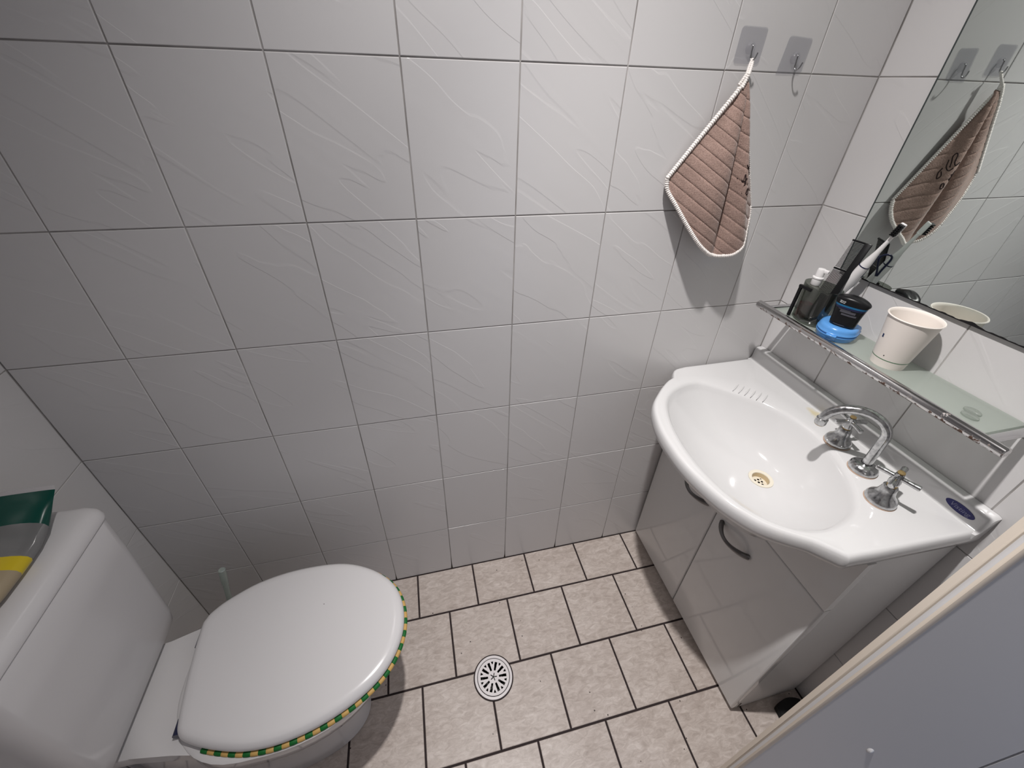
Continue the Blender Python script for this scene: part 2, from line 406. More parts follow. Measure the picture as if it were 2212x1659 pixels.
bm = nb(); lathe(bm, [(0.0001,.0026),(.004,.0022),(.0075,.0)], n=16, sx=.45); bmesh.ops.rotate(bm, verts=bm.verts, cent=(0,0,0), matrix=Matrix.Rotation(-PI/2, 3, 'X'))
obj('paint_blob', bm, M_DOOR, d1, (.072, FRONT, .726))

# ceiling lamp (above the frame)
lt = thing('ceiling_lamp', 'small round downlight set in the white ceiling', 'lamp', (LAMP.x, LAMP.y, ZC))
bm = nb(); lathe(bm, [(.034,-.001),(.034,-.006),(.046,-.007),(.048,-.001)], n=40); obj('trim_ring', bm, M_PLASTIC, lt)
for nm, half, watt in (('ceiling_lamp_core_offscreen', BEAM1[0], BEAM1[1]), ('ceiling_lamp_spill_offscreen', BEAM2[0], BEAM2[1])):
    ld = bpy.data.lights.new(nm, 'SPOT'); ld.energy = watt; ld.color = LAMP_COLOR; ld.spot_size = 2*math.radians(half); ld.spot_blend = 1.0; ld.shadow_soft_size = .024
    lo = bpy.data.objects.new(nm, ld); COL.objects.link(lo); lo.parent = lt
    lo.location = LAMP-Vector((LAMP.x, LAMP.y, ZC)); lo.rotation_euler = LAMP_AIM.to_track_quat('-Z', 'Y').to_euler()

# ------------------------------------------------------------------ vanity cabinet
M_SLOT = mat('dark_slot_fill', (.09,.065,.05), .9)
CXF = 1.335; CY0, CY1 = -.012, -.599; CZT = .783
vc = thing('vanity_cabinet', 'white gloss two door vanity cabinet under the basin', 'cabinet', (1.45, -.30, 0))
def vobj(name, bm, mt, parent=vc, off=Vector((1.45, -.30, 0)), **kw):
    bmesh.ops.translate(bm, verts=bm.verts, vec=-off); return obj(name, bm, mt, parent, **kw)
bm = nb(); box(bm, CXF+.022, 1.568, CY1, CY1+.016, .002, CZT, .001); vobj('side_panel', bm, M_LAMSIDE)
bm = nb(); box(bm, CXF+.022, 1.568, CY0-.016, CY0, .002, CZT, .001); vobj('side_panel', bm, M_LAMSIDE)
bm = nb(); box(bm, CXF+.022, 1.568, CY1+.016, CY0-.016, .06, .076); vobj('base_board', bm, M_LAMSIDE)
bm = nb(); box(bm, CXF+.022, CXF+.03, CY1+.016, CY0-.016, .0, .060); vobj('kick_board', bm, M_LAMSIDE)
def front(name, y0, y1, z0, z1, rnd=.0):
    bm = nb(); box(bm, CXF, CXF+.0195, y0, y1, z0, z1)
    es = [e for e in bm.edges if all(abs(v.co.x-CXF) < 1e-6 for v in e.verts)]
    bmesh.ops.bevel(bm, geom=es, offset=.005, segments=4, profile=.5, affect='EDGES')
    return vobj(name, bm, M_LAM)
YM = -.288; ZD = .603
dl = front('door', YM+.0015, CY0, .022, ZD-.0015)
dr_ = front('door', CY1-.002, YM-.0015, .022, ZD-.0015)
def fascia(y0, y1):                 # fixed rail over a door, scooped to clear the bowl
    def top(y):
        d = (y+.33)/.215
        return CZT-.004 if abs(d) >= 1 else min(CZT-.004, .672+.107*abs(d)**2.2)
    ys_ = [y0+(y1-y0)*k/30 for k in range(31)]
    poly = [(y0, ZD+.0015)]+[(y, top(y)) for y in ys_]+[(y1, ZD+.0015)]
    bm = nb(); loft(bm, [[(CXF, y, z) for y, z in poly], [(CXF+.0195, y, z) for y, z in poly]], True, True)
    return vobj('fixed_rail', bm, M_LAM)
fascia(YM+.0015, CY0); fascia(CY1-.002, YM-.0015)
bm = nb(); box(bm, CXF+.03, CXF+.034, CY1-.0006, CY1+.001, .006, .035); vobj('slot_strip', bm, M_SLOT)  # dark strip painted in for the narrow slot's gap, nothing is cut
def handle(door, ya, yb):
    z = .511; pts = []
    for k in range(17):
        t = k/16; pts.append((CXF-.001-.029*math.sin(PI*t)**.8, ya+(yb-ya)*t, z))
    rr = [.0045+.0022*abs(math.cos(PI*k/16))**3 for k in range(17)]
    bm = nb(); tube(bm, pts, rr, 10, flat=1.25)
    o = vobj('handle', bm, M_HANDLE, door); o['label'] = 'dark bow handle'
M_HANDLE = mat('dark_chrome_handle', (.16,.155,.155), .28, metal=1.0)
handle(dr_, -.318, -.424); handle(dl, -.154, -.258)

# ------------------------------------------------------------------ basin
BC = Vector((1.30, -.33)); ZT = .821
outer = []
outer += [(xw(0)-.001, -.003), (1.322, -.003)]
outer += [(p.x, p.y) for p in catmull([(1.322,-.003,0),(1.283,-.012,0),(1.259,-.044,0)], sub=5)][1:]
outer += [(p.x, p.y) for p in catmull([(1.259,-.044,0),(1.232,-.058,0),(1.188,-.094,0),(1.141,-.146,0),(1.113,-.222,0),(1.104,-.299,0),(1.107,-.364,0),(1.126,-.439,0),(1.154,-.493,0),(1.181,-.523,0),(1.213,-.547,0),(1.235,-.562,0),(1.253,-.580,0),(1.272,-.600,0)], sub=8)][1:]
outer += [(1.300,-.601), (1.330,-.603), (1.428,-.606), (xw(-.611)-.001, -.611)]
inner = [(p.x, p.y) for p in catmull([(x, y, 0) for x, y in [(1.194,-.138),(1.160,-.208),(1.143,-.295),(1.145,-.380),(1.162,-.450),(1.191,-.495),(1.229,-.524),(1.277,-.535),(1.323,-.530),(1.372,-.512),(1.415,-.470),(1.450,-.407),(1.467,-.346),(1.467,-.296),(1.455,-.245),(1.430,-.195),(1.396,-.158),(1.358,-.118),(1.313,-.086),(1.25,-.097)]], True, 8)]
def ray_r(poly, a):
    d = (math.cos(a), math.sin(a)); best = None
    for (x0, y0), (x1, y1) in zip(poly, poly[1:]+poly[:1]):
        x0 -= BC.x; x1 -= BC.x; y0 -= BC.y; y1 -= BC.y
        ex, ey = x1-x0, y1-y0; den = d[0]*ey-d[1]*ex
        if abs(den) < 1e-12: continue
        t = (x0*ey-y0*ex)/den; s = (x0*d[1]-y0*d[0])/den
        if t > 0 and -1e-6 <= s <= 1+1e-6 and (best is None or t > best): best = t
    return best
angs = sorted(set([round(2*PI*k/200-PI, 5) for k in range(200)] + [round(math.atan2(y-BC.y, x-BC.x), 5) for x, y in [outer[0], outer[1], (1.259,-.044), (1.272,-.600), outer[-1]]]))
DRN = Vector((1.366, -.331)); RDR = .0265; ZB = .696
def ringpt(a, r, z): return (BC.x+r*math.cos(a), BC.y+r*math.sin(a), z)
rings = []
def prof(t):                       # bowl section: dished floor, steep wall
    return .10*t + .90*(t**2.6)
for t in [0, .06, .14, .24, .34, .44, .54, .63, .71, .78, .84, .89, .93, .965, .99]:
    ring = []
    for a in angs:
        ri = ray_r(inner, a); ip = Vector((BC.x+ri*math.cos(a), BC.y+ri*math.sin(a)))
        dp = DRN + Vector((math.cos(a), math.sin(a)))*RDR
        p = dp.lerp(ip, t); ring.append((p.x, p.y, ZB+(ZT-.014-ZB)*prof(t)))
    rings.append(ring)
def off_ring(fn):
    return [fn(a, ray_r(inner, a), ray_r(outer, a)) for a in angs]
rings.append(off_ring(lambda a, i, o: ringpt(a, i+.002, ZT-.008)))
rings.append(off_ring(lambda a, i, o: ringpt(a, i+.006, ZT-.003)))
rings.append(off_ring(lambda a, i, o: ringpt(a, i+min(.013, (o-i)*.35), ZT-.0005)))
rings.append(off_ring(lambda a, i, o: ringpt(a, i+(o-i)*.42+.002, ZT)))
rings.append(off_ring(lambda a, i, o: ringpt(a, o-min(.016, (o-i)*.42), ZT+.0002)))
rings.append(off_ring(lambda a, i, o: ringpt(a, o-min(.012, (o-i)*.34), ZT+.0012)))
rings.append(off_ring(lambda a, i, o: ringpt(a, o-.0065, ZT+.0003)))
rings.append(off_ring(lambda a, i, o: ringpt(a, o-.0028, ZT-.004)))
rings.append(off_ring(lambda a, i, o: ringpt(a, o-.0005, ZT-.011)))
rings.append(off_ring(lambda a, i, o: ringpt(a, o, ZT-.022)))
rings.append(off_ring(lambda a, i, o: ringpt(a, o-.002, ZT-.034)))
rings.append(off_ring(lambda a, i, o: ringpt(a, o-.007, ZT-.0385)))
rings.append(off_ring(lambda a, i, o: ringpt(a, min(o-.012, i*1.02), ZT-.041)))
rings.append(off_ring(lambda a, i, o: ringpt(a, i*.97, ZT-.052)))
rings.append(off_ring(lambda a, i, o: ringpt(a, i*.82, ZT-.105)))
rings.append(off_ring(lambda a, i, o: ringpt(a, i*.55, ZT-.150)))
bs = thing('basin', 'white moulded wash basin with bowed front and low backsplash', 'basin', (1.45, -.30, CZT-.002))
BO = Vector((1.45, -.30, CZT-.002))
rings.append([(DRN.x+math.cos(a)*.0205, DRN.y+math.sin(a)*.0205, ZT-.152) for a in angs])
bm = nb(); loft(bm, rings); vobj('bowl', bm, M_BASIN, bs, BO, ang=50)
# backsplash
pf = [(-.001,-.003),(-.003,.002),(-.0055,.006)]
def bsp(y):   # profile in (distance from wall, height) from deck to top and down behind
    return [(.033, ZT-.012), (.033, ZT-.001), (.027, ZT+.0005), (.0235, ZT+.004), (.0225, ZT+.012), (.0222, ZT+.030), (.0213, ZT+.0355), (.0190, ZT+.0395), (.0155, ZT+.0415), (.001, ZT+.0425), (.001, ZT-.012)]
ys = [-.003, -.006]+[-.02-.04*k for k in range(15)]+[-.604, -.608, -.611]
rg = []
for k, y in enumerate(ys):
    e = 0.0
    if k == 0 or k == len(ys)-1: e = .003
    elif k == 1 or k == len(ys)-2: e = .0008
    rg.append([(xw(y)-max(.001, d-e), y, z-(e if z > ZT+.02 else 0)) for d, z in bsp(y)])
bm = nb(); loft(bm, rg, True, True); vobj('backsplash', bm, M_BASIN, bs, BO, ang=35)
# soap ledge ridges
for k in range(6):
    c = Vector((1.398+.0105*k*.9, -.128-.0125*k*.9)); d = Vector((.85, .53)).normalized()
    pts = [(c.x+d.x*s, c.y+d.y*s, ZT+.0008) for s in (-.016, -.008, 0, .008, .018, .026)]
    bm = nb(); tube(bm, pts, [.0006, .0018, .0023, .0022, .0017, .0005], 8, flat=.7); vobj('soap_ridge', bm, M_BASIN, bs, BO)
# waste outlet
wst = nb(); lathe(wst, [(.0285, .0035), (.0280, .0052), (.0255, .0056), (.0205, .0046), (.0195, .003), (.0192, -.012)], (DRN.x, DRN.y, ZB-.003), 40)
wo = vobj('waste_ring', wst, M_WASTE, bs, BO)
bm = nb(); lathe(bm, [(.0193, .003), (.0188, -.0145)], (DRN.x, DRN.y, ZB-.003), 40); vobj('waste_throat', bm, M_WASTEIN, wo, BO)
SH = [(.0092*math.cos(2*PI*k/6), .0092*math.sin(2*PI*k/6), .0027) for k in range(6)]+[(.0148*math.cos(PI/2*k+.6), .0148*math.sin(PI/2*k+.6), .0017) for k in range(4)]+[(0, 0, .0027)]
bm = nb(); NA_, NR_ = 96, 34
vv_ = [[bm.verts.new((DRN.x+.0188*j/NR_*math.cos(2*PI*i/NA_), DRN.y+.0188*j/NR_*math.sin(2*PI*i/NA_), ZB-.013)) for i in range(NA_)] for j in range(1, NR_+1)]
for j in range(NR_-1):
    for i in range(NA_):
        r_, a_ = .0188*(j+1.5)/NR_, 2*PI*(i+.5)/NA_; x_, y_ = r_*math.cos(a_), r_*math.sin(a_)
        if all((x_-hx)**2+(y_-hy)**2 > hr*hr for hx, hy, hr in SH): bm.faces.new((vv_[j][i], vv_[j][(i+1) % NA_], vv_[j+1][(i+1) % NA_], vv_[j+1][i]))
vobj('strainer', bm, M_WASTE, wo, BO, smooth=False)
M_PIPE_DARK = mat('dark_drain_pipe', (.035,.030,.026), .5)  # grimy pipe, coloured darker to put depth shade behind the holes
bm = nb(); lathe(bm, [(.0190, -.002), (.0190, -.070), (.0001, -.070)], (DRN.x, DRN.y, ZB-.013), 32); vobj('trap_pipe', bm, M_PIPE_DARK, wo, BO)
# badge
bm = nb(); loft(bm, [[(.0003-.0006*j, .0245*math.cos(2*PI*k/40), .0098*math.sin(2*PI*k/40)) for k in range(40)] for j in (0, 1)], True, True)
bd = obj('badge', bm, M_BADGE, bs, Vector((xw(-.568)-.0226, -.568, ZT+.0195))-BO); bd['label'] = 'dark blue oval maker badge with pale script'
tm = text_mesh('Visting', .0125, .0002); tm.materials.clear(); tm.materials.append(M_BADGETX)
tx = link('badge_script', tm, bd); tx.matrix_local = Matrix(((0,0,-1,-.0004),(-1,0,0,0),(0,1,0,0),(0,0,0,1)))

# ------------------------------------------------------------------ taps and spout
def tap(c, rot, tilt, label, lift=0.0):
    t = thing('basin_tap', label, 'tap', (c[0], c[1], ZT))
    bm = nb(); lathe(bm, [(.0268,-.002),(.0274,.0005),(.0260,.0012)], n=36); obj('limescale', bm, M_SCUM, t)
    bm = nb(); lathe(bm, [(.0258,.001),(.0268,.0035),(.0262,.008),(.0235,.0135),(.0185,.0185),(.0148,.026),(.0130,.035),(.0123,.042),(.0105,.0445),(.006,.045)], n=40); obj('bell', bm, M_TAP, t)
    bm = nb(); lathe(bm, [(.0085,.044),(.0085,.047+lift),(.0001,.047+lift)], n=20); obj('spindle', bm, M_BRASS, t)
    h = bpy.data.objects.new('cross_handle', None)
    bm = nb(); lathe(bm, [(.006,.046+lift),(.0098,.0475+lift),(.0098,.054+lift),(.0075,.060+lift),(.0078,.068+lift),(.0066,.0745+lift),(.003,.0765+lift),(.0001,.077+lift)], n=28)
    for k in range(4):
        a = rot+k*PI/2; d = Vector((math.cos(a), math.sin(a), 0)); z = .0645+lift
        p = [d*.005+Vector((0,0,z)), d*.014+Vector((0,0,z)), d*.028+Vector((0,0,z)), d*.0335+Vector((0,0,z)), d*.035+Vector((0,0,z))]
        tube(bm, p, [.0050, .0046, .0054, .0057, .0042], 14)
    o = obj('cross_handle', bm, M_TAP, t); o.rotation_euler = tilt
    bm = nb(); lathe(bm, [(.0062,.0765+lift),(.0058,.0785+lift),(.0001,.0795+lift)], n=20); b = obj('index_cap', bm, M_BRASS, o)
    return t
tap((1.498,-.356), math.radians(-14), (0,0,0), 'chrome basin tap with cross handle nearest the tiled back wall')
tap((1.441,-.509), math.radians(-68), (math.radians(1), math.radians(-4), 0), 'chrome basin tap with raised cross handle beside the blue badge', .007)
sp = thing('basin_spout', 'chrome curved swivel spout between the two taps', 'spout', (1.480,-.436,ZT))
bm = nb(); lathe(bm, [(.0270,-.002),(.0277,.0005),(.0262,.0012)], n=36); obj('limescale', bm, M_SCUM, sp)
bm = nb(); lathe(bm, [(.0260,.001),(.0270,.004),(.0262,.010),(.0225,.0155),(.0150,.0195),(.0100,.0205)], n=40); obj('flange', bm, M_TAP, sp)
tipv = Vector((-.077, .078, 0)); hz = .090
pts = [Vector((0,0,.018)), Vector((0,0,.05)), Vector((0,0,hz-.02))]
for k in range(0, 21):
    a = PI*k/20*1.02; pts.append(tipv*.5*(1-math.cos(a)) + Vector((0,0,hz+.048*math.sin(a))))
bm = nb(); tube(bm, pts, .0093, 20); obj('pipe', bm, M_TAP, sp)
e = pts[-1]; dirv = (pts[-1]-pts[-2]).normalized()
bm = nb(); tube(bm, [e-dirv*.008, e-dirv*.006, e+dirv*.006, e+dirv*.009], [.0095, .0112, .0112, .0098], 22); obj('aerator', bm, M_TAP, sp)
bm = nb(); tube(bm, [e+dirv*.0088, e+dirv*.0102], [.0100, .0092], 22); obj('aerator_rim', bm, M_BRASS, sp)

# ------------------------------------------------------------------ mirror
XM = .0065
mr = thing('wall_mirror', 'frameless mirror fixed to white tiled wall above the shelf', 'mirror', (xw(-.4)-.003, -.4, 1.147))
MO = Vector((xw(-.4)-.003, -.4, 1.147))
def wallbox(bm, d0, d1, y0, y1, z0, z1):
    vs = [bm.verts.new((xw(y)-d, y, z)) for d in (d0, d1) for y in (y0, y1) for z in (z0, z1)]
    for f in [(0,1,3,2),(4,6,7,5),(0,4,5,1),(2,3,7,6),(0,2,6,4),(1,5,7,3)]: bm.faces.new([vs[i] for i in f])
bm = nb(); wallbox(bm, .0005, XM-.0005, -.121, -.90, 1.1445, 1.86); vobj('backing', bm, M_MEDGE, mr, MO, smooth=False)
bm = nb(); wallbox(bm, XM-.0005, XM, -.1205, -.9005, 1.144, 1.8605); vobj('glass', bm, M_MIRROR, mr, MO, smooth=False)
# worn silvering along the lower edge
bm = nb(); prev = None
n = 160; top = []; bot = []
for k in range(n+1):
    y = -.121-.778*k/n
    h = .0020+.0006*math.sin(k*.7)+.0005*math.sin(k*1.9+1)+(.0035*math.exp(-((y+.395)/.015)**2))
    top.append(bm.verts.new((xw(y)-XM-.0002, y, 1.1442+h))); bot.append(bm.verts.new((xw(y)-XM-.0002, y, 1.1438)))
for k in range(n): bm.faces.new((bot[k], bot[k+1], top[k+1], top[k]))
ws = vobj('worn_silvering', bm, M_DARK, mr, MO); ws['label'] = 'black corroded strip along the lower edge'
bm = nb(); wallbox(bm, XM-.0008, XM+.0003, -.1195, -.1222, 1.144, 1.86); vobj('edge_line', bm, M_MEDGE, mr, MO, smooth=False)

# ------------------------------------------------------------------ shelf
ZS = 1.033                                    # top of the glass
sh = thing('glass_shelf', 'frosted glass shelf with rusty chrome rail below the mirror', 'shelf', (1.51, -.32, 1.02))
SO = Vector((1.51, -.32, 1.02))
XB = .121                                     # rail distance from wall
bm = nb(); y0, y1 = -.047, -.588
tube(bm, [(xw(y)-XB, y, 1.032) for y in (y0, y0-.0015, y0-.03, -.2, -.4, y1+.03, y1+.0015, y1)], [.0080, .0095, .0095, .0095, .0095, .0095, .0095, .0082], 24)
vobj('rail', bm, M_RAIL, sh, SO)
bm = nb()
vs0 = []
wallbox(bm, .003, XB-.0155, -.083, -.545, ZS-.006, ZS); vobj('glass_plate', bm, M_FROST, sh, SO, smooth=False)
for y, r in ((-.073, .0062), (-.556, .0075)):
    bm = nb(); tube(bm, [(xw(y)-XB+.004, y, 1.030), (xw(y)-.06, y, 1.030), (xw(y)-.006, y, 1.030)], r, 16)
    b = vobj('bracket', bm, M_CHROME, sh, SO)
    bm = nb(); tube(bm, [(xw(y)-.006, y, 1.030), (xw(y)-.0005, y, 1.030)], .014, 24); vobj('wall_flange', bm, M_CHROME, b, SO)
M_PAD = clear('clear_glass_pad', (.72,.76,.72), .15, (.4,.43,.4), .3)
for y, d in ((-.500, .062), (-.508, .080)):
    bm = nb(); lathe(bm, [(.0130, ZS+.0002), (.0128, ZS+.003), (.010, ZS+.0045), (.0001, ZS+.0045)], (xw(y)-d, y, 0), 28, sx=.8); vobj('glass_pad', bm, M_PAD, sh, SO)

# ------------------------------------------------------------------ things on the shelf
# paper cup
cup = thing('paper_cup', 'white paper cup with thin green line near its base', 'cup', (1.512, -.343, ZS))
bm = nb(); H = .106; rb, rt = .0285, .0425
prof_ = [(.0001,.004),(rb-.0015,.004),(rb-.001,.0005),(rb,.0),(rb+.0002,.001)]
for k in range(1, 9): prof_.append((rb+(rt-rb)*k/8, H*k/8*.985))
cupo = [(rb+(rt-rb)*z/H, z) for z in (.0, .02, .04, .06, .08, .098, .1035)]
rim = [(rt+.0012,.1035),(rt+.0022,.1050),(rt+.0012,.1066),(rt-.0006,.1060)]
cupi = [(rb+(rt-rb)*z/H-.0012, z) for z in (.1, .08, .06, .04, .02, .006)]
lathe(bm, cupo+rim+cupi+[(.0001,.006)], n=56); co = obj('cup_wall', bm, M_CUP, cup, ang=60)
bm = nb(); z0, z1 = .0165, .0178
lathe(bm, [(rb+(rt-rb)*z0/H+.00025, z0), (rb+(rt-rb)*z1/H+.00025, z1)], n=56); obj('green_line', bm, M_GREEN, cup)
def cup_mark(ang, z, w, h, mt):
    bm = nb(); vs = []
    for dz in (-h/2, h/2):
        for dw in (-w/2, w/2):
            r = rb+(rt-rb)*(z+dz)/H+.0003; a = ang+dw/r; vs.append(bm.verts.new((r*math.cos(a), r*math.sin(a), z+dz)))
    bm.faces.new((vs[0], vs[1], vs[3], vs[2])); o = obj('printed_mark', bm, mt, cup); return o
cup_mark(math.radians(157), .062, .0040, .0075, M_NAVY); cup_mark(math.radians(190), .026, .0018, .0022, M_BLACK)
# blue clamshell case
cs = thing('retainer_case', 'light blue plastic clamshell case lying under the black bottle', 'case', (1.497, -.229, ZS))
def dshape(w, d, n=26):
    pts = []
    for k in range(n):
        a = PI+PI*k/(n-1); pts.append((-w/2*math.cos(a)*-1, d*.55*math.sin(a)))
    pts += [(w/2, d*.38), (w/2-.006, d*.45), (-w/2+.006, d*.45), (-w/2, d*.38)]
    return pts
def dloft(z_r, w=.078, d=.072):
    bm = nb(); base = dshape(w, d)
    loft(bm, [[(x*s, y*s, z) for x, y in base] for z, s in z_r], True, True); return bm
# D front looks to the rail: rotate so the round side faces -x
RC = Matrix.Rotation(math.radians(-62), 3, 'Z')
def rc(bm): bmesh.ops.rotate(bm, verts=bm.verts, cent=(0,0,0), matrix=RC); return bm
obj('lower_shell', rc(dloft([(0,.80),(.002,.88),(.007,.95),(.0115,.97),(.0125,1.0),(.0145,1.0)])), M_BLUE, cs, ang=45)
obj('gap', rc(dloft([(.0145,.93),(.0175,.93)])), M_BLUE, cs)
obj('upper_shell', rc(dloft([(.0175,1.0),(.0195,1.0),(.0205,.97),(.026,.955),(.0305,.90),(.0328,.80),(.0335,.66)])), M_BLUE, cs, ang=45)
bm = nb(); box(bm, -.010, .010, -.046, -.035, .015, .0185, .001); obj('tab', rc(bm), M_BLUE, cs)
# black roll-on bottle
de = thing('deodorant', 'black roll-on bottle with blue stripe on the blue case', 'bottle', (1.492, -.236, ZS+.0330))
phi = math.atan2(-.049, .027)                 # long axis in plan
def dring(w, t, z, bulge=0.0, n=40):
    out = []
    for k in range(n):
        a = 2*PI*k/n; x = w/2*math.copysign(abs(math.cos(a))**.75, math.cos(a)); y = t/2*math.copysign(abs(math.sin(a))**.75, math.sin(a))
        zz = z - bulge*(2*x/w)**2 + (bulge and (x/w)*-.004)
        out.append((x*math.cos(phi)-y*math.sin(phi), x*math.sin(phi)+y*math.cos(phi), zz))
    return out
secs = [(.038,.022,0,0),(.042,.026,.0015,0),(.0435,.028,.006,0),(.0445,.029,.016,0),(.0465,.030,.026,0),(.0495,.031,.036,0),(.053,.0315,.045,0),(.0560,.031,.052,.003),(.0565,.029,.0560,.0055),(.0545,.024,.0585,.0062),(.040,.012,.0597,.005),(.02,.004,.0600,.002)]

bm = nb(); loft(bm, [dring(*s) for s in secs], True, True); obj('bottle_body', bm, M_BLACK, de, ang=50)
M_BBAND = mat('blue_print', (.015,.12,.26), .25)
M_PALE = mat('pale_print', (.42,.43,.44), .4)
M_DGREY = mat('dim_print', (.075,.075,.09), .3)
bm = nb(); loft(bm, [dring(.0512,.0318,.0405), dring(.0526,.0322,.0440)]); obj('blue_band', bm, M_BBAND, de, ang=50)
bm = nb(); loft(bm, [dring(.0498,.0316,.0370), dring(.0512,.0320,.0402)]); obj('dark_band', bm, M_NAVY, de, ang=50)
def on_face(u, z, out=.0004):                 # point on the camera-facing side, u along the width
    w = .0445+(z-.016)*.26 if z > .016 else .0445; t = .0296+(z-.016)*.05
    y = -(t/2)*(max(0, 1-abs(2*u/w)**(2/.75)))**(.75/2)-out
    return (u*math.cos(phi)-y*math.sin(phi), u*math.sin(phi)+y*math.cos(phi), z)
def strip(u0, u1, z0, z1, mt, name='print', n=6):
    bm = nb(); A = [bm.verts.new(on_face(u0+(u1-u0)*k/n, z0, .0009)) for k in range(n+1)]; B = [bm.verts.new(on_face(u0+(u1-u0)*k/n, z1, .0009)) for k in range(n+1)]
    for k in range(n): bm.faces.new((A[k], A[k+1], B[k+1], B[k]))
    obj(name, bm, mt, de)
for (u0, u1, z0, z1) in ((-.019,-.0155,.0495,.0515),(-.0148,-.0125,.0495,.0512),(-.0118,-.0095,.0492,.0512),(-.019,-.014,.0468,.0486),(-.0133,-.010,.0466,.0482)): strip(u0, u1, z0, z1, M_PALE, n=2)
for (u0, u1, z0, z1) in ((-.012,.013,.0300,.0345),(-.008,.016,.0250,.0285),(-.016,.004,.0350,.0362)): strip(u0, u1, z0, z1, M_DGREY)
strip(-.013, .006, .0045, .0056, M_DGREY)
de.scale = (1.13, 1.13, 1.13)
# smoked holder with its contents
hd = thing('toothbrush_holder', 'smoky clear plastic tumbler holding comb and brushes by mirror', 'holder', (1.500, -.152, ZS))
HR = math.radians(80)
hp = [(.036,.0),(.0395,.003),(.0410,.03),(.0425,.06),(.0440,.088),(.0425,.0885),(.0408,.06),(.0392,.03),(.0375,.005),(.0001,.004)]
bm = nb(); lathe(bm, hp, n=48, sx=1.06, sy=.78, rot=HR, cap0=True); obj('tumbler', bm, M_SMOKE, hd, ang=50)
# spray bottle
sb = thing('pump_bottle', 'small clear pump bottle with white nozzle and red liquid', 'bottle', (1.486, -.140, ZS+.0052))
bm = nb(); lathe(bm, [(.0001,0),(.0125,0),(.0140,.002),(.0145,.03),(.0145,.066),(.0135,.074),(.0085,.081),(.0085,.086)], n=32); obj('bottle_body', bm, M_BOTTLE, sb)
bm = nb(); lathe(bm, [(.0001,.001),(.0120,.001),(.0134,.003),(.0138,.03),(.0138,.036),(.0001,.036)], n=32); obj('liquid', bm, M_RED, sb)
bm = nb(); lathe(bm, [(.0095,.083),(.0105,.085),(.0105,.098),(.0118,.099),(.0118,.1015),(.0085,.103),(.0085,.118),(.0075,.1205),(.0001,.121)], n=28); po = obj('pump', bm, M_PLASTIC, sb)
bm = nb(); box(bm, -.005, .016, -.0045, .0045, .113, .1205, .002, 2); bmesh.ops.rotate(bm, verts=bm.verts, cent=(0,0,0), matrix=Matrix.Rotation(math.radians(-70), 3, 'Z')); obj('nozzle', bm, M_PLASTIC, po)
# comb
def frame(a, b, side):
    a, b = Vector(a), Vector(b); zz = (b-a).normalized(); s = Vector(side); xx = (s-zz*s.dot(zz)).normalized(); yy = zz.cross(xx)
    return Matrix(((xx.x, yy.x, zz.x, a.x), (xx.y, yy.y, zz.y, a.y), (xx.z, yy.z, zz.z, a.z), (0,0,0,1))), (b-a).length
Mx, L = frame((1.484,-.168,ZS+.0065), (1.5365,-.161,1.224), (-.35, .94, 0))
cb = thing('comb', 'black fine toothed comb leaning in the tumbler', 'comb', (0,0,0)); cb.matrix_world = Mx
bm = nb(); box(bm, -.018, -.004, -.002, .002, .0, L, .0015, 2); obj('spine', bm, M_BLACK, cb)
bm = nb(); box(bm, -.005, .013, -.002, .002, .0, L*.36, .0015, 2); obj('grip', bm, M_BLACK, cb)
for z0_, z1_ in ((L-.004, L), (L*.66-.002, L*.66+.002)):
    bm = nb(); box(bm, -.005, .021, -.0018, .0018, z0_, z1_, .0008); obj('guard_tooth', bm, M_BLACK, cb)
bm = nb(); k = 0; z = L*.36+.001
while z < L-.006:
    if abs(z-L*.66) > .003: box(bm, -.005, .020, -.0009, .0009, z, z+.0012)
    z += .0026 if z > L*.66 else .0020
tt = obj('teeth', bm, M_BLACK, cb, smooth=False); tt['kind'] = 'stuff'
# toothbrush
A = Vector((1.5305,-.146,ZS+.0065)); B = Vector((1.533,-.221,1.279))
bt = thing('electric_toothbrush', 'white electric toothbrush with dark bristles standing in the tumbler', 'toothbrush')
Mx, L = frame(A, B, (-1, -.3, 0)); bt.matrix_world = Mx
bm = nb(); lathe(bm, [(.0001,0),(.0095,0),(.0108,.004),(.0112,.06),(.0105,.12),(.0098,.148),(.0001,.148)], n=28); obj('body', bm, M_PLASTIC, bt)
bm = nb(); lathe(bm, [(.0101,.1482),(.0101,.1502),(.0001,.1502)], n=28); obj('ring', bm, M_NAVY, bt)
bm = nb(); lathe(bm, [(.0001,.1502),(.0094,.1502),(.0082,.163),(.0052,.183),(.0036,.21),(.0034,L-.024),(.0001,L-.022)], n=24)
nk = obj('neck', bm, M_PLASTIC, bt)
bm = nb(); box(bm, -.0022, .0022, -.0058, .0058, L-.027, L+.001, .0021, 3); obj('head', bm, M_PLASTIC, bt)
bm = nb()
for zz in range(6):
    for yy in (-1, 0, 1): cyl(bm, (.002, yy*.0032, L-.0235+zz*.0042), (.0115, yy*.0034, L-.0235+zz*.0042), .0017, 8)
o = obj('bristles', bm, M_BLACK, bt); o['kind'] = 'stuff'
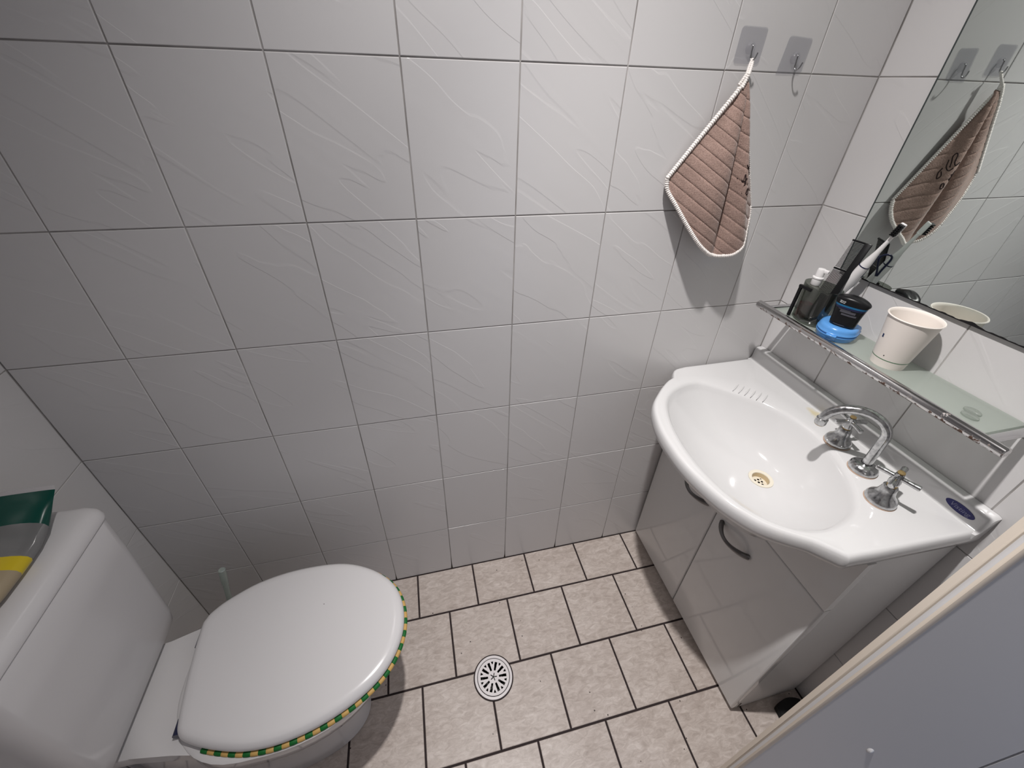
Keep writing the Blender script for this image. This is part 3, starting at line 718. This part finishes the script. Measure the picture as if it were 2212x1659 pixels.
# looped tongue scraper
A = Vector((1.520,-.176,ZS+.0065)); B = Vector((1.553,-.192,1.203))
ts = thing('tongue_scraper', 'navy and white looped tongue scraper leaning in the tumbler', 'scraper'); Mx, L = frame(A, B, (.83,.56,0)); ts.matrix_world = Mx
bm = nb(); tube(bm, [(0,0,0),(0,0,L*.5),(0,0,L-.05)], [.0035,.0032,.0028], 12); obj('handle', bm, M_PLASTIC, ts)
lp = [(.0,0,L-.052),(-.004,0,L-.035),(-.0105,0,L-.010),(-.008,0,L-.001),(.0,0,L+.002),(.008,0,L-.001),(.0105,0,L-.010),(.004,0,L-.035)]
bm = nb(); tube(bm, catmull(lp, True, 6), .0020, 10, closed=True); obj('loop', bm, M_NAVY, ts)
# black razor clipped over the tumbler's front
rz = thing('razor', 'black plastic razor leaning at the tumbler rim', 'razor', (0,0,0))
Mx, L = frame((1.466,-.126,ZS+.0035), (1.468,-.124,ZS+.078), (0,-1,0)); rz.matrix_world = Mx
bm = nb(); box(bm, -.0035, .0035, -.003, .003, 0, L, .0015, 2); obj('handle', bm, M_BLACK, rz)
bm = nb(); box(bm, -.004, .030, -.004, .004, L-.002, L+.005, .0018, 2); obj('head', bm, M_BLACK, rz)

# ------------------------------------------------------------------ hooks and towel
def wall_hook(c, w, h, rot, label, hooked):
    t = thing('adhesive_hook', label, 'hook', (c[0], -.0003, c[1])); t.rotation_euler = (0, rot, 0)
    bm = nb(); r = .006; pts = []
    for cx_, cz_, a0 in ((w/2-r, h/2-r, 0), (-w/2+r, h/2-r, 90), (-w/2+r, -h/2+r, 180), (w/2-r, -h/2+r, 270)):
        for k in range(7):
            a = math.radians(a0+15*k); pts.append((cx_+r*math.cos(a), cz_+r*math.sin(a)))
    if not hooked: pts[14:21] = [(-w/2-.003, -h/2-.003)]*1
    loft(bm, [[(x, -.0002, z) for x, z in pts], [(x, -.0011, z) for x, z in pts]], True, True); obj('plate', bm, M_HOOKPLATE, t)
    bm = nb(); lathe(bm, [(.0095,0),(.0092,.003),(.0075,.0052),(.004,.006),(.0001,.006)], n=28); bmesh.ops.rotate(bm, verts=bm.verts, cent=(0,0,0), matrix=Matrix.Rotation(PI/2, 3, 'X'))
    obj('boss', bm, M_HOOKPLATE, t, (0, -.001, -.004))
    pts = [(0,-.004,.002),(0,-.0075,-.001),(0,-.0085,-.010),(0,-.0095,-.018),(.0005,-.0125,-.0225),(.0010,-.0170,-.0225),(.0020,-.0205,-.018),(.003,-.022,-.011)]
    bm = nb(); tube(bm, catmull(pts, sub=5), .0013, 10); obj('wire', bm, M_STEEL, t)
    return t
wall_hook((1.2410, 1.5545), .0555, .0555, math.radians(0.5), 'clear square adhesive hook carrying the brown towel', True)
wall_hook((1.3465, 1.5435), .0535, .0565, math.radians(2.5), 'empty clear square adhesive hook peeling at one corner', False)
# towel: cone-like sheet gathered at the top corner
tw = thing('face_towel', 'brown ribbed face towel with white edging hanging from hook', 'towel', (1.24, 0, 1.50)); TO = Vector((1.24, 0, 1.50))
T0 = Vector((1.2335, -.024, 1.502))
ctrl = [ # s, x, y, z of the hem, from wall side corner to the mirror side
 (0.00, 1.1235,-.010,1.330), (.06, 1.1275,-.013,1.309), (.14, 1.150,-.026,1.278), (.24, 1.1835,-.040,1.235), (.34, 1.216,-.050,1.199), (.44, 1.247,-.049,1.177),
 (.50, 1.266,-.040,1.170), (.56, 1.281,-.046,1.169), (.64, 1.306,-.056,1.174), (.70, 1.324,-.057,1.188), (.76, 1.3345,-.046,1.203), (.84, 1.345,-.030,1.222), (.92, 1.352,-.018,1.245), (1.0, 1.352,-.009,1.270)]
hem = catmull([(x, y, z) for s, x, y, z in ctrl], sub=10)
NS, NTT = len(hem)-1, 190
eL = (Vector(ctrl[0][1:])-T0).normalized(); spc = .0176
ctr = len(hem)*.46
def tpos(i, j):
    t = j/NTT; b = hem[i]; p = T0.lerp(b, t)
    s = i/NS
    # left panel bellies out, narrow valley before the right panel
    belly = math.sin(PI*t)**.9
    out = .013*belly*math.exp(-((s-.30)/.17)**2) - .013*belly*math.exp(-((s-.49)/.045)**2) + .012*belly*math.exp(-((s-.66)/.10)**2)
    gather = (1-t)**2
    p = p + Vector((0, -out, 0)) + Vector((.004*gather*math.sin(s*19), -.004*gather*math.cos(s*17)*min(1, t*8), 0))
    q = (p-T0).dot(eL)*.86 + .10*abs(p.x-T0.x)*max(0, s-.45)
    fr = (q/spc) % 1.0; g = math.exp(-((min(fr, 1-fr))/.085)**2)
    return p, g
bm = nb(); G = []
for j in range(NTT+1):
    row = []
    for i in range(NS+1):
        p, g = tpos(i, max(j, 1)*1.0 if j else 0.6)
        nrm = Vector((-.25+.9*max(0, (i/NS-.6)), -1, .1)).normalized()
        row.append(bm.verts.new(p - nrm*.0019*g - TO))
    G.append(row)
for j in range(NTT):
    for i in range(NS): bm.faces.new((G[j][i], G[j][i+1], G[j+1][i+1], G[j+1][i]))
bmesh.ops.recalc_face_normals(bm, faces=bm.faces)
cl = obj('cloth', bm, M_TOWEL, tw, ang=70)
sm = cl.modifiers.new('thickness', 'SOLIDIFY'); sm.thickness = .0028; sm.offset = 1.0
# white edging: corded border round the free edges
def cord(path, r, name, amp=.22, wl=.0042):
    P = [Vector(p) for p in path]; d = [0]
    for a, b in zip(P, P[1:]): d.append(d[-1]+(b-a).length)
    n = max(8, int(d[-1]/.0012)); Q = []; k = 0
    for q in range(n+1):
        s = d[-1]*q/n
        while k < len(d)-2 and d[k+1] < s: k += 1
        f = (s-d[k])/max(1e-9, d[k+1]-d[k]); Q.append(P[k].lerp(P[k+1], f))
    rr = [r*(1+amp*math.sin(2*PI*(d[-1]*q/n)/wl)) for q in range(n+1)]
    bm = nb(); tube(bm, [p-TO for p in Q], rr, 8, up=(0,-1,0)); return obj(name, bm, M_CORD, tw, ang=80)
left = [tpos(0, j)[0]+Vector((-.002,-.002,0)) for j in range(3, NTT+1, 4)]
right = [tpos(NS, j)[0] for j in range(NTT, 3, -4)]
hm_ = [tpos(i, NTT)[0]+Vector((0,-.001,-.001)) for i in range(0, NS+1)]
cord(left+hm_, .0043, 'edging'); cord(right, .0036, 'edging')
lp = [(1.2335,-.024,1.500),(1.2325,-.024,1.510),(1.2365,-.019,1.522),(1.2418,-.0150,1.5325),(1.2435,-.0150,1.5335),(1.2400,-.021,1.522),(1.2345,-.027,1.509),(1.2335,-.026,1.500)]
cord(catmull(lp, sub=6), .0026, 'hanging_loop', .3, .0036)
for k, off in enumerate(((-.0055,0,.001),(-.002,-.003,-.002))): cord([Vector((1.2345,-.025,1.512))+Vector(off)*.4, Vector((1.2320,-.026,1.502))+Vector(off), Vector((1.2285,-.026,1.492))+Vector(off)*1.5], .0030, 'knot_tail', .3, .0036)
# embroidery on the panel facing the mirror
def emb(pts, name='embroidery'):
    out = []
    for s, t in pts:
        p, g = tpos(int(round(s*NS)), t*NTT); out.append(p+Vector((.0012,-.0026,0)))
    bm = nb(); tube(bm, [q-TO for q in catmull(out, sub=5)], .0014, 8); obj(name, bm, M_THREAD, tw)
for st in ([(.57,.52),(.60,.49),(.62,.53),(.65,.49),(.645,.55),(.61,.56)], [(.60,.505),(.64,.53),(.67,.52)], [(.61,.56),(.625,.60)],
           [(.66,.44),(.69,.47),(.72,.46),(.74,.42),(.765,.41),(.775,.44),(.75,.47),(.735,.50)], [(.70,.49),(.73,.52),(.77,.51),(.79,.47)],
           [(.665,.61),(.685,.592),(.705,.605),(.69,.628),(.668,.617)], [(.79,.53),(.80,.57),(.78,.60),(.765,.57),(.785,.55)]): emb(st)

# ------------------------------------------------------------------ toilet
TY = -.352
to = thing('toilet', 'white close coupled toilet with striped green and yellow seat edging', 'toilet', (.10, TY, 0)); TOF = Vector((.10, TY, 0))
def tobj(name, bm, mt, parent=to, **kw):
    bmesh.ops.translate(bm, verts=bm.verts, vec=-TOF); return obj(name, bm, mt, parent, **kw)
def egg(xb, xf, hw, z, n=56, sq=2.2, back=None):
    """plan outline: blunt at xb, rounded to xf"""
    pts = []
    xm = xb+(xf-xb)*.46
    for k in range(n):
        a = 2*PI*k/n; c, s = math.cos(a), math.sin(a)
        if c >= 0: x = xm+(xf-xm)*abs(c)**(2/2.15); y = hw*math.copysign(abs(s)**(2/2.15), s)
        else:
            x = xm-(xm-xb)*abs(c)**(2/3.2); y = hw*math.copysign(abs(s)**(2/2.6), s)*(1-.16*(abs(c)**2))
        pts.append((x, TY+y, z))
    return pts
bm = nb()
loft(bm, [egg(-.06,.322,.105,.0), egg(-.06,.326,.108,.004), egg(-.055,.318,.103,.04), egg(-.05,.315,.102,.12), egg(-.045,.335,.118,.20), egg(-.03,.385,.150,.28), egg(-.01,.425,.168,.34), egg(.0,.440,.174,.385), egg(.0,.440,.174,.398), egg(.005,.434,.168,.402)], True, True)
tobj('pan', bm, M_CERAM, ang=50)
bm = nb()
dk = [(-.192,-.105),(-.06,-.108),(.03,-.135),(.10,-.150),(.10,.150),(.03,.135),(-.06,.083),(-.192,.083)]
dk = [(-.190,-.118),(-.055,-.120),(.02,-.132),(.085,-.146),(.12,-.15),(.12,.15),(.06,.130),(-.005,.112),(-.06,.084),(-.190,.080)]
loft(bm, [[(x, TY+y, z) for x, y in dk] for z in (.362, .396)], True, True)
bmesh.ops.bevel(bm, geom=[e for e in bm.edges], offset=.006, segments=3, profile=.5, affect='EDGES')
tobj('deck', bm, M_CERAM, ang=50)
bm = nb(); loft(bm, [egg(-.16,.10,.095,0), egg(-.16,.10,.095,.30), egg(-.17,.11,.105,.37)], True, True); tobj('pan_foot', bm, M_CERAM)
bm = nb(); lathe(bm, [(.007,0),(.0065,.003),(.0001,.0035)], n=18); bmesh.ops.rotate(bm, verts=bm.verts, cent=(0,0,0), matrix=Matrix.Rotation(PI/2, 3, 'X')); bmesh.ops.translate(bm, verts=bm.verts, vec=(.205, TY-.128, .25))
M_STAIN = mat('brown_cap', (.13,.095,.085), .6); tobj('fixing_cap', bm, M_STAIN)
# seat, lid (slightly skewed on loose hinges)
LIDP = [(.0125,-.240),(.024,-.223),(.055,-.200),(.117,-.172),(.205,-.158),(.308,-.164),(.383,-.194),(.438,-.240),(.464,-.292),(.468,-.350),(.452,-.402),(.418,-.447),(.365,-.482),(.297,-.507),(.227,-.518),(.166,-.515),(.112,-.501),(.066,-.483),(.036,-.464),(.025,-.432),(.014,-.348),(.0085,-.262)]
_lid = catmull([(x, y, 0) for x, y in LIDP], True, 7)
_nl = len(_lid)
_lnrm = []
for k in range(_nl):
    t_ = (_lid[(k+2) % _nl]-_lid[(k-2) % _nl]).normalized(); _lnrm.append(Vector((-t_.y, t_.x, 0)))
if sum((_lid[k]-Vector((.24,-.34,0))).dot(_lnrm[k]) for k in range(_nl)) < 0: _lnrm = [-v for v in _lnrm]
def lid_ring(inset, z, n=0):
    if inset <= .0075: pts = [_lid[k]-_lnrm[k]*inset for k in range(_nl)]
    else:
        c = Vector((.24, -.345, 0)); pts = [c+(_lid[k]-c)*(1-inset/.26) for k in range(_nl)]
    return [(p.x, p.y, z) for p in pts]
bm = nb(); loft(bm, [lid_ring(.012,.4105), lid_ring(.003,.4110), lid_ring(.0,.4135), lid_ring(.0,.419), lid_ring(.002,.4245), lid_ring(.007,.4290), lid_ring(.015,.4315), lid_ring(.030,.4325), lid_ring(.08,.4330), lid_ring(.14,.4332)], True, True)
tobj('lid', bm, M_LID, ang=50)
bm = nb(); loft(bm, [lid_ring(.012,.3985), lid_ring(.004,.3990), lid_ring(.002,.402), lid_ring(.002,.407), lid_ring(.006,.4100), lid_ring(.060,.4100), lid_ring(.066,.405), lid_ring(.066,.3985)]); 
M_SPECK = mat('dark_speck', (.08,.06,.055), .8)
bm2 = nb(); lathe(bm2, [(.0016,.0),(.0001,.0003)], (.282,-.270,.4331), 10); bmm = bm2
seat = tobj('seat', bm, M_LID, ang=50)
tobj('speck', bmm, M_SPECK)
ring = [Vector(p) for p in lid_ring(-.001, .4030)]
d = [0]
for a, b in zip(ring, ring[1:]+ring[:1]): d.append(d[-1]+(b-a).length)
NSTR = 96
def at_len(s):
    s %= d[-1]
    lo, hi = 0, len(d)-1
    while hi-lo > 1:
        mid = (lo+hi)//2
        if d[mid] <= s: lo = mid
        else: hi = mid
    return ring[lo].lerp(ring[(lo+1) % len(ring)], (s-d[lo])/(d[lo+1]-d[lo]))
for k in range(NSTR):
    s0 = d[-1]*k/NSTR; w = d[-1]/NSTR
    pts = [at_len(s0+w*f) for f in (.0, .08, .5, .92, 1.0)]
    if pts[2].x < .075: continue
    bm = nb(); tube(bm, pts, [.0046, .0052, .0054, .0052, .0046], 10)
    tobj('stripe', bm, M_TRIMG if k % 2 else M_TRIMY, seat)
for y in (-.282, -.446):
    bm = nb(); tube(bm, [(.013 if y > -.3 else .029, y-.014, .409), (.013 if y > -.3 else .029, y+.014, .409)], .0095, 16); h = tobj('hinge', bm, M_NAVY); h['label'] = 'dark hinge end behind the lid'
# cistern: deeper at the top, rounded lid
CYc, CHW = -.358, .160
def cring(xf, hw, z, rad=.028, xb=XL+.001, n=9):
    pts = []
    for cx_, cy_, a0 in ((xf-rad, CYc+hw-rad, 0), (xb+.004, CYc+hw-.004, 90), (xb+.004, CYc-hw+.004, 180), (xf-rad, CYc-hw+rad, 270)):
        r = rad if a0 in (0, 270) else .004
        for k in range(n):
            a = math.radians(a0+90*k/(n-1)); pts.append((cx_+r*math.cos(a), cy_+r*math.sin(a), z))
    return pts
bm = nb(); loft(bm, [cring(-.085,.135,.397,.02), cring(-.072,.148,.404,.024), cring(-.064,.156,.418,.028), cring(-.060,.160,.45), cring(-.040,.162,.70), cring(-.035,.162,.788), cring(-.037,.160,.790)], True, True)
cis = tobj('cistern', bm, M_CIST, ang=50)
bm = nb(); loft(bm, [cring(-.037,.160,.7915), cring(-.033,.164,.7925), cring(-.0325,.1645,.797), cring(-.036,.163,.806), cring(-.043,.158,.8135), cring(-.055,.148,.8185), cring(-.080,.125,.8205,.02), cring(-.11,.08,.821,.01)], True, True)
tobj('cistern_lid', bm, M_CIST, cis, ang=60)
# packet on the cistern
pk = thing('wipes_packet', 'green and yellow plastic wipes packet on the cistern lid', 'packet', (-.115, -.345, .8205))
M_PGREEN = mat('glossy_green_film', (.0,.055,.040), .22); M_PYEL = mat('yellow_film', (.62,.47,.02), .3); M_PGREY = clear('clear_film', (.7,.7,.7), .12, (.28,.28,.28), .55); M_PTAN = mat('tan_film', (.36,.29,.19), .4); M_PWHITE = mat('pale_film', (.55,.53,.54), .3)
# pillow: cross sections along y (local), flattened towards the crimped end at +y
def pring(y, w, h, z0, n=20, lean=0.0): return [(w/2*math.cos(2*PI*k/n)+lean, y, z0+h*(.5+.5*math.copysign(abs(math.sin(2*PI*k/n))**.8, math.sin(2*PI*k/n)))) for k in range(n)]
segs = [(-.10,.06,.010,.0),(-.08,.085,.030,.0),(-.03,.10,.036,.0),(.005,.10,.034,.0),(.030,.098,.032,.0),(.055,.094,.030,.0),(.085,.090,.036,.006),(.105,.088,.030,.022),(.120,.090,.014,.042),(.133,.094,.003,.060),(.137,.094,.003,.066)]
def pk_part(i0, i1, mt, name, cap0=False, cap1=False):
    bm = nb(); loft(bm, [pring(*segs[k]) for k in range(i0, i1+1)], cap0, cap1); obj(name, bm, mt, pk, ang=60)
pk_part(0, 3, M_PTAN, 'packet_end', True); pk_part(3, 4, M_PYEL, 'yellow_panel'); pk_part(4, 6, M_PGREY, 'clear_window'); pk_part(6, 9, M_PGREEN, 'green_panel'); pk_part(9, 10, M_PWHITE, 'crimped_seal', False, True)

# toilet brush leaning in the corner
bx = Vector((-.045, -.178, .012)); tp = Vector((-.005, -.098, .409))
br = thing('toilet_brush', 'toilet brush with clear green acrylic handle beside the cistern', 'brush', (bx.x, bx.y, 0))
bm = nb(); lathe(bm, [(.0001,0),(.036,0),(.039,.004),(.038,.10),(.040,.125),(.037,.125),(.035,.10),(.0001,.02)], n=32); obj('holder', bm, M_PLASTIC, br)
u = (tp-bx).normalized(); s0 = Vector((0,0,.03))
bm = nb(); tube(bm, [s0, s0+u*.06], [.022, .020], 20); obj('brush_head', bm, M_PLASTIC, br)
L = (tp-bx).length
bm = nb(); tube(bm, [s0*.0+u*.09, u*(L-.055), u*(L-.05), u*(L-.002), u*L], [.0065, .0068, .0082, .0086, .0070], 20); obj('handle', bm, M_ACRYLIC, br)

# ------------------------------------------------------------------ floor drain and doorstop
fd = thing('floor_drain', 'round white slotted floor drain set in the beige tiles', 'drain', (.684, -.369, .0))
bm = nb(); lathe(bm, [(.0605,.0001),(.0600,.0018),(.0575,.0020),(.0570,.0012)], n=64); obj('dark_surround', bm, M_FGROUT, fd)
bm = nb(); lathe(bm, [(.0572,.0010),(.0565,.0034),(.0500,.0036),(.0492,.0020)], n=64); obj('outer_ring', bm, M_GRATE, fd)
bm = nb(); lathe(bm, [(.0560,.0010),(.0500,.0005),(.0480,-.006),(.0470,-.085),(.0001,-.085)], n=48); obj('well', bm, M_PIPE_DARK, fd)  # well shares the pipe colour with its painted-in darkness
bm = nb(); lathe(bm, [(.0525,-.20),(.0525,.05)], (.684,-.369,0), 48, True, True); bmesh.ops.recalc_face_normals(bm, faces=bm.faces)
cme = bpy.data.meshes.new('cutter'); bm.to_mesh(cme); bm.free(); cut = link('cutter', cme)
todo = [flr]+[o for o in bpy.data.objects if o.name.startswith('floor_tile') and abs(o.location.x-.684) < .17 and abs(o.location.y+.369) < .17]
for o in todo:
    if o is not flr: o.data = o.data.copy()
    bo = o.modifiers.new('drain_hole', 'BOOLEAN'); bo.operation = 'DIFFERENCE'; bo.object = cut; bo.solver = 'EXACT'
bpy.context.view_layer.update(); dg = bpy.context.evaluated_depsgraph_get()
new = [(o, bpy.data.meshes.new_from_object(o.evaluated_get(dg))) for o in todo]
for o, me in new: o.modifiers.clear(); o.data = me
bpy.data.objects.remove(cut); bpy.data.meshes.remove(cme)
NA, NR = 300, 46; R1 = .0476
bm = nb(); vv = [[bm.verts.new((R1*j/NR*math.cos(2*PI*i/NA), R1*j/NR*math.sin(2*PI*i/NA), .0034)) for i in range(NA)] for j in range(1, NR+1)]
def hole(r, a):
    k = a/(2*PI)*10; dk_ = (k-round(k))*2*PI/10
    w = .0027+.0014*(r-.017)/.022
    if .0165 < r < .0395 and abs(dk_)*r < max(.0009, w): return True
    k2 = k+.5; dk2 = (k2-round(k2))*2*PI/10
    if .0335 < r < .0400 and abs(dk2)*r < .0012+.0026*(r-.0335)/.0065: return True
    if r < .0105:
        k3 = a/(2*PI)*5; d3 = (k3-round(k3))*2*PI/5
        if abs(d3)*r < .0014 and r > .0: return True
    return False
for j in range(NR-1):
    for i in range(NA):
        r = R1*(j+1.5)/NR; a = 2*PI*(i+.5)/NA
        if not hole(r, a+.08): bm.faces.new((vv[j][i], vv[j][(i+1) % NA], vv[j+1][(i+1) % NA], vv[j+1][i]))
g = obj('grate', bm, M_GRATE, fd, smooth=False); s = g.modifiers.new('depth', 'SOLIDIFY'); s.thickness = .0018; s.offset = -1
ds = thing('doorstop', 'black rubber doorstop on floor beside the vanity', 'doorstop', (1.512, -.665, 0))
bm = nb(); pl = [(-.040,.040)]+[(-.040+.080*k/8, .040+.010*math.sin(PI*k/8)) for k in range(1, 9)]+[(.048,-.045),(-.050,-.045)]
loft(bm, [[(x, y, 0) for x, y in pl], [(x*.98, y*.98, .012+.012*(y+.05)/.1) for x, y in pl]], True, True)
bmesh.ops.bevel(bm, geom=[e for e in bm.edges], offset=.0015, segments=2, affect='EDGES')
obj('wedge', bm, M_RUBBER, ds)

# dark grime creeping up the lowest wall joints
M_GRIME = mat('joint_grime', (.045,.036,.03), .9)
for x, h in ((.4, .040), (.6, .075), (.8, .050), (1.0, .055), (1.2, .030)):
    bm = nb(); a = [bm.verts.new(p) for p in ((x-.0035, -.0004, .0005), (x+.0030, -.0004, .0005), (x+.0009, -.0004, h*.5), (x+.0002, -.0004, h), (x-.0008, -.0004, h*.55))]; bm.faces.new(a)
    obj('grime', bm, M_GRIME, wb, smooth=False)
